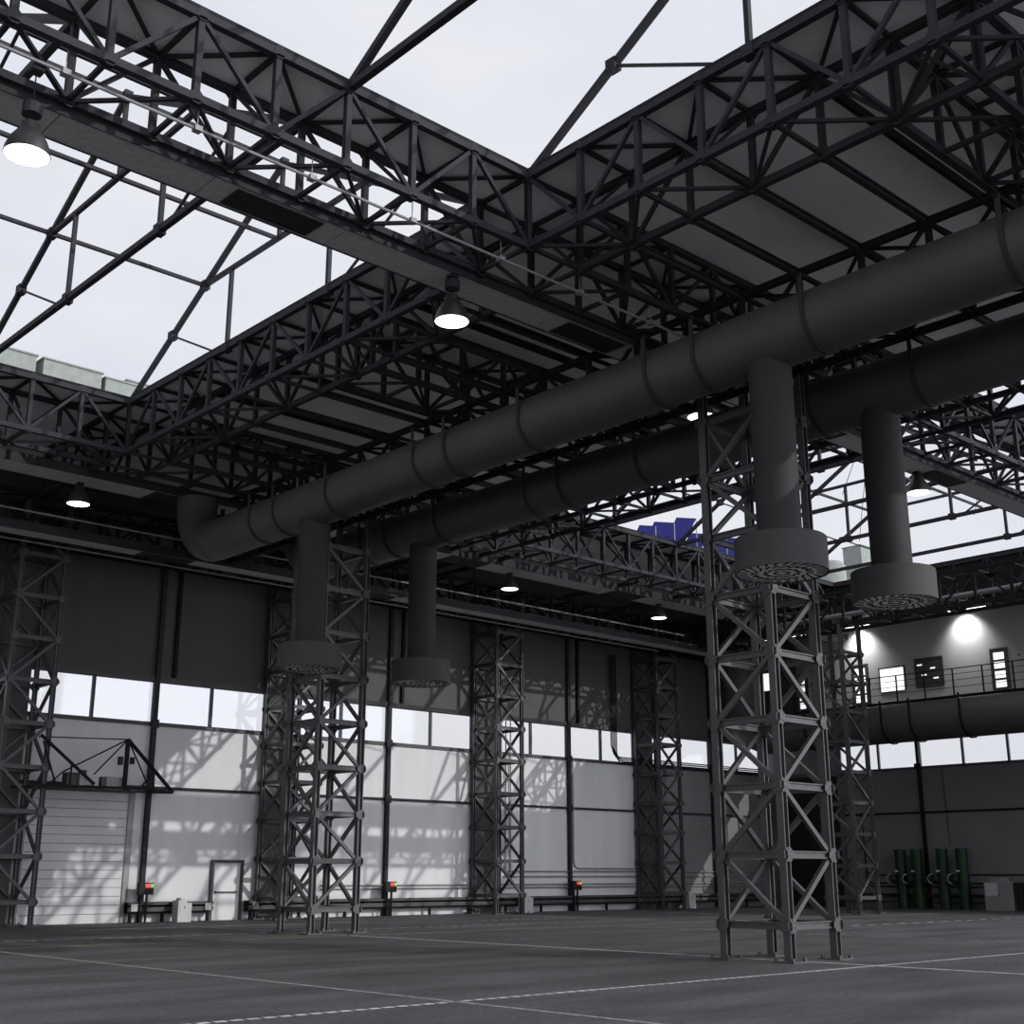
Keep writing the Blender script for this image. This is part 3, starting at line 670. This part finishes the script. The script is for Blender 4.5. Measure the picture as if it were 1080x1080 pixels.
for x, lb in ((22.95, 'small pale junction box beside the garage door'), (26.0, 'small pale junction box left of the small door'), (28.1, 'small junction box right of the small door')):
    tag(MB().box(x-.13, x+.13, YW-.56, YW-.50, 0.40, 0.66).obj('junction_box', M['pale'] if x < 28 else M['galv']), lb, 'junction box')
def cabinet(x, y, label, n=2):
    t = thing('cabinet', label, 'electrical cabinet', (x, y, 0))
    MB().box(x-.27, x+.1, y-.25, y+.2, 0, 0.78).obj('body', M['pale'], t); MB().box(x+.1, x+.32, y-.2, y+.2, 0, 0.68).obj('side_unit', M['pale'], t)
    MB().box(x-.2, x+.04, y-.26, y-.25, 0.35, 0.7).obj('door', M['pale'], t); MB().box(x-.02, x+.0, y-.28, y-.26, .48, .56).obj('handle', M['trim'], t)
    MB().box(x-.16, x+.0, y-.2, y+.15, 0.78, 0.86).obj('cap', M['pale'], t)
cabinet(24.7, YW-.85, 'pale cabinet on the floor between garage door and small door')
cabinet(42.45, YW-.85, 'pale cabinet at the foot of the middle lattice wall column')
cabinet(54.3, YW-.85, 'dim cabinet at the foot of the darkest wall column')
# signal displays on short stands
SEG = {'8': 'abcdefg', '5': 'afgcd', '0': 'abcdef', '2': 'abged'}
def signal(x, label, greenside=True, dim=False):
    y = YW-.62
    t = thing('signal_display', label, 'signal display', (x, y, 0), 'signal displays')
    MB().box(x-.34, x+.24, y-.08, y+.1, 0.98, 1.42).obj('housing', M['black'], t)
    R = M['redoff'] if dim else M['red']; Gm = M['redoff'] if dim else M['green']
    for a, b, m_, n in ((-.1, .0, R, 'red_lamp'), (.015, .115, R, 'red_lamp'), (.13, .225, Gm if greenside else R, 'green_lamp')):
        MB().box(x+a, x+b, y-.095, y-.08, 1.24, 1.38).obj(n, m_, t)
    for a in (-.1, .02, .13): MB().box(x+a, x+a+.08, y-.095, y-.08, 1.04, 1.16).obj('unlit_lamp', M['steel_dark'], t)
    for a in (-.22, .02): MB().box(x+a-.03, x+a+.03, y-.03, y+.05, 0, 0.98).obj('stand', M['steel_dark'], t)
signal(23.35, 'black box with red and green lights beside the garage door')
signal(34.75, 'black box with red and green lights at the foot of the sunlit wall')
signal(46.15, 'black box with red and green lights right of the middle wall column')
signal(57.65, 'dim black box with a faint red light in the far corner', dim=True)
# horizontal wall conduits
for i, z in enumerate((1.12, 1.26, 1.62, 1.86)):
    tag(MB().tube([(31.5 if i < 2 else 41.8, YW-.05, z), (62.8, YW-.05, z)], 0.035, 8).obj('wall_conduit', M['galv']), '%s of the thin conduits running low along the left wall' % ['lowest', 'second lowest', 'second highest', 'highest'][i], 'conduit', 'low wall conduits')
for i, (x, z) in enumerate(((41.6, 1.86), (41.9, 1.62), (42.2, 1.26))):
    tag(MB().tube([(x, YW-.09, 9.0), (x, YW-.09, z+.3), (x+.08, YW-.09, z+.1), (x+.3, YW-.09, z)], 0.035, 8).obj('drop_conduit', M['galv']), '%s of three vertical conduits beside the middle wall column' % ['left', 'middle', 'right'][i], 'conduit', 'vertical conduits')
tag(MB().tube([(46.5, YW-.07, 7.3), (46.5, YW-.07, 2.3), (46.6, YW-.07, 2.1), (46.8, YW-.07, 2.0), (52, YW-.07, 2.0)], 0.03, 8).obj('drop_conduit', M['galv']), 'single vertical conduit right of the third wall post, turning right at its foot', 'conduit')
for i in range(4):
    x = 49.3+.13*i
    tag(MB().tube([(x, YW-.16-.02*i, 13.0), (x, YW-.16, 8.2-.12*i), (x+.2, YW-.16, 7.75-.12*i), (x+.7, YW-.16, 7.62-.10*i), (62.8, YW-.16, 7.62-.10*i)], 0.035, 8).obj('bent_conduit', M['steel_dark']), '%s of four conduits that bend along the window sill in the far corner' % ['first', 'second', 'third', 'fourth'][i], 'conduit', 'bent conduits')
for i in range(5):
    tag(MB().tube([(51.2+.1*i, 44.1, 7.2), (49.4+.35*i, 44.4, 0.03)], 0.02, 6).obj('slanting_cable', M['cable']), '%s of the cables slanting from the darkest wall column to the floor' % ['leftmost', 'second', 'middle', 'fourth', 'rightmost'][i], 'cable', 'slanting cables')

# crane bracket above the garage door
t = thing('hoist_gantry', 'triangular steel hoist gantry with machines above the garage door', 'gantry', (21, 44.6, 4.6))
m = M['steel_dark']; ya, yb2 = 43.9, 45.4
def tb(n, p, q, w): MB().bar(p, q, w).obj(n, m, t)
for yy in (ya, yb2):
    tb('platform_beam', (17.9, yy, 4.68), (22.5 if yy == ya else 24.1, yy, 4.72), 0.09)
tb('platform_beam', (22.5, ya, 4.7), (24.1, yb2, 4.74), 0.09)
for x in (18.6, 19.6, 20.6, 21.6, 22.4): tb('platform_crossbar', (x, ya, 4.66), (x, yb2, 4.66), 0.06)
MB().box(18.3, 22.3, ya+.1, yb2-.1, 4.62, 4.65).obj('deck_plate', M['pilaster'], t)
A = (21.55, 44.2, 6.48)
tb('mast', (21.55, 44.2, 4.7), A, 0.13); tb('boom', A, (24.1, 45.35, 4.74), 0.10); tb('boom', (18.2, 44.0, 6.4), (20.3, 44.0, 4.8), 0.09)
tb('tie_rod', (18.2, 44.2, 6.35), A, 0.04); tb('tie_rod', A, (19.2, 44.2, 5.2), 0.05); tb('tie_rod', (19.2, 44.2, 5.2), (18.6, 44.0, 4.7), 0.04); tb('tie_rod', A, (22.4, ya, 4.7), 0.05); tb('tie_rod', A, (20.4, yb2, 4.7), 0.04)
tb('post', (19.4, 44.0, 4.7), (19.4, 44.0, 5.5), 0.05); tb('post', (23.0, 44.8, 4.72), (23.0, 44.8, 5.5), 0.05); tb('brace', (23.0, 44.8, 5.45), (22.3, 44.6, 4.7), 0.05); tb('brace', (18.3, 44.0, 6.2), (18.9, 44.0, 4.7), 0.05)
mt = thing('hoist_motor', 'pale hoist motor standing on the gantry above the garage door', 'motor', (20.0, 44.5, 4.7))
MB().box(19.85, 20.55, 44.2, 44.8, 4.76, 5.15).obj('body', M['pale'], mt); MB().lathe((20.05, 44.5, 5.15), [(0,0),(.15,0),(.15,.16),(0,.16)], 14).obj('fan_cover', M['trim'], mt); MB().box(19.4, 19.85, 44.3, 44.7, 4.76, 5.2).obj('drive_box', M['trim'], mt)
MB().box(20.1, 20.3, 44.1, 44.2, 4.8, 4.95).obj('terminal_box', M['white'], mt)
mt = thing('control_box', 'dark control box beside the mast of the gantry', 'box', (21.3, 44.5, 4.7))
MB().box(20.9, 21.5, 44.3, 44.8, 4.76, 5.12).obj('body', M['galv'], mt); MB().box(20.7, 20.9, 44.3, 44.8, 4.76, 5.1).obj('end_cap', M['trim'], mt)
tag(MB().box(21.72, 21.85, 44.15, 44.3, 5.6, 5.85).obj('junction_box', M['steel']), 'small dark box to the right of the gantry mast', 'box')
tag(MB().box(21.25, 21.4, 44.15, 44.3, 5.55, 5.85).obj('junction_box', M['steel']), 'small dark box to the left of the gantry mast', 'box')

# ------------------------------------------------------------------ right wall equipment
for i, (yy, lb) in enumerate(((37.35, 'leftmost'), (36.35, 'second from the left'), (34.95, 'third from the left'), (33.85, 'rightmost'))):
    if i == 1: yy = 36.4
    x = 62.45
    t = thing('green_cylinder', 'tall dark green cylinder by the right wall, %s of the four' % lb, 'cylinder', (x, yy, 0), 'green cylinders')
    shared('body', 'gcyl', lambda: MB().lathe((0,0,0), [(0,0),(.29,0),(.29,2.93),(.31,2.93),(.31,3.0),(0,3.0)], 24), (x, yy, 0), t, M['bottle'], True)
    MB().tube([(x-.25, yy+.22, 1.5), (x-.42, yy+.4, 1.5)], 0.24, 18).obj('outlet', M['black'], t, True)
    ring = [(x-.43+.0, yy+.41, 1.5)]
    rm = MB(); n = 18
    for k in range(n):
        a0, a1 = 2*math.pi*k/n, 2*math.pi*(k+1)/n; d = Vector((.68, .73, 0)).normalized(); c = Vector((x-.43, yy+.41, 1.5)); u = Vector((0.73, -0.68, 0)).normalized(); v = Vector((0,0,1))
        rm.bar(c+(u*math.cos(a0)+v*math.sin(a0))*.23, c+(u*math.cos(a1)+v*math.sin(a1))*.23, .05)
    rm.obj('flange', M['galv'], t)
    MB().box(x-.32, x-.28, yy+.02, yy+.2, 1.86, 1.92).obj('label_plate', M['white'], t)
t = thing('equipment_cabinet', 'grey equipment cabinet by the right wall at the right edge of the picture', 'cabinet', (62.3, 31.5, 0))
MB().box(61.7, 62.9, 31.0, 32.4, 0, 1.36).obj('body', M['galv'], t); MB().box(61.68, 61.7, 31.7, 32.35, 0.7, 1.3).obj('door', M['pale'], t)
MB().box(61.68, 61.7, 31.1, 31.6, 0.1, 1.3).obj('door', M['galv'], t); MB().box(61.66, 61.68, 31.62, 31.68, .7, .78).obj('handle', M['trim'], t)
MB().box(62.0, 62.8, 31.6, 32.2, 1.36, 1.56).obj('cap', M['galv'], t)
t = thing('equipment_cabinet', 'darker ribbed cabinet against the right wall, cut by the right edge', 'cabinet', (62.4, 30.2, 0))
MB().box(61.9, 62.9, 29.4, 30.95, 0, 1.34).obj('body', M['steel'], t)
for k in range(6): MB().box(61.88, 61.9, 29.5+.24*k, 29.6+.24*k, .1, 1.25).obj('rib', M['steel_dark'], t)
for i, z in enumerate((1.1, 1.28, 1.7)):
    tag(MB().tube([(XR-.06, 15, z), (XR-.06, 39.6, z), (XR-.06, 39.9, z+.2), (XR-.06, 39.95, 5)], 0.035, 8).obj('wall_conduit', M['steel_dark']), '%s conduit along the right wall behind the green cylinders' % ['lower', 'middle', 'upper'][i], 'conduit', 'right wall conduits')
tag(MB().box(XR-.5, XR-.35, 14, 41, .55, .75).box(XR-.34, XR-.05, 14, 41, .3, .34).obj('guard_rail', M['black']), 'low black rail along the foot of the right wall', 'rail')
tag(MB().tube([(XR-.05, 34.9, 7.2), (XR-.05, 34.8, 3.2)], 0.02, 6).obj('hanging_cable', M['cable']), 'thin cable hanging down the right wall above the green cylinders', 'cable')

# ------------------------------------------------------------------ on the roof
def roof_box(x0, x1, y0, y1, z1, label):
    o = MB().box(x0, x1, y0, y1, ZD+.10, z1).box(x0-.05, x1+.05, y0-.05, y1+.05, z1, z1+.05).obj('roof_box', M['stone'])
    tag(o, label, 'roof box', 'pale boxes on the roof')
roof_box(8.6, 14.6, 38.7, 40.2, 17.95, 'long pale rendered box on the roof at the far left, beyond the skylight')
roof_box(14.85, 16.85, 38.7, 40.2, 17.95, 'pale rendered box on the roof, second from the right of the row')
roof_box(17.0, 18.4, 38.7, 40.2, 17.85, 'short pale box on the roof at the corner behind the sloping bar')
roof_box(19.0, 21.5, 41.4, 43, 19.1, 'taller pale box standing behind the others on the roof')
roof_box(62.5, 64.3, 38.3, 39.5, 19.9, 'grey roof box seen between the two right drop ducts')
tk = MB().lathe((59.6, 38.6, ZD+.10), [(0,0),(.9,0),(.9,1.6),(.7,1.85),(0,1.95)], 20).obj('roof_tank', M['stone'], None, True); tag(tk, 'pale domed tank on the roof beside the grey roof box', 'tank')
def solar(cx, cy, w, h, label, z0=17.0):
    t = thing('solar_panel', label, 'solar panel', (cx, cy, ZD+.10), 'solar panels')
    u = Vector((.85, -.52, 0)); v = Vector((.62, -.07, 1.0)).normalized()
    a = Vector((cx, cy, z0)); n = u.cross(v).normalized()*.04
    q = [a-u*w/2, a+u*w/2, a+u*w/2+v*h, a-u*w/2+v*h]
    MB().add([p for p in q]+[p+n for p in q], [(0,1,2,3),(7,6,5,4),(0,4,5,1),(1,5,6,2),(2,6,7,3),(3,7,4,0)]).obj('cell_face', M['solar'], t)
    for p in (q[2], q[3]): MB().bar(p, (p.x, p.y, ZD+.10), .035).obj('support_leg', M['galv'], t)
    for p in (q[0], q[1]): MB().bar(p, (p.x, p.y, ZD+.10), .035).obj('front_leg', M['galv'], t)
solar(43.35, 38.0, 0.8, 0.55, 'small blue tilted solar panel, leftmost of the row on the roof')
solar(44.30, 38.0, 1.0, 1.0, 'blue tilted solar panel, second from the left on the roof')
solar(45.50, 37.9, 1.0, 1.55, 'blue tilted solar panel, the tallest of the row on the roof')
solar(46.85, 37.9, 0.95, 0.85, 'blue tilted solar panel just right of the tallest one')
solar(48.30, 37.9, 0.95, 0.85, 'blue tilted solar panel just left of the leg of the nearest column')
solar(49.90, 38.1, 1.1, 1.3, 'blue tilted solar panel, rightmost, seen through the nearest column')
for i, (a, b) in enumerate((((44.6, 28.0, 17), (42.8, 24.5, 21)), ((45.5, 27, 20), (50.5, 31, 16.6)), ((50.5, 24.5, 19), (50.3, 25.2, 16.6)))):
    tag(MB().tube([a, b], 0.015, 5).obj('guy_wire', M['cable']), '%s thin guy wire hanging in the right skylight' % ['left', 'middle', 'right'][i], 'wire', 'guy wires')
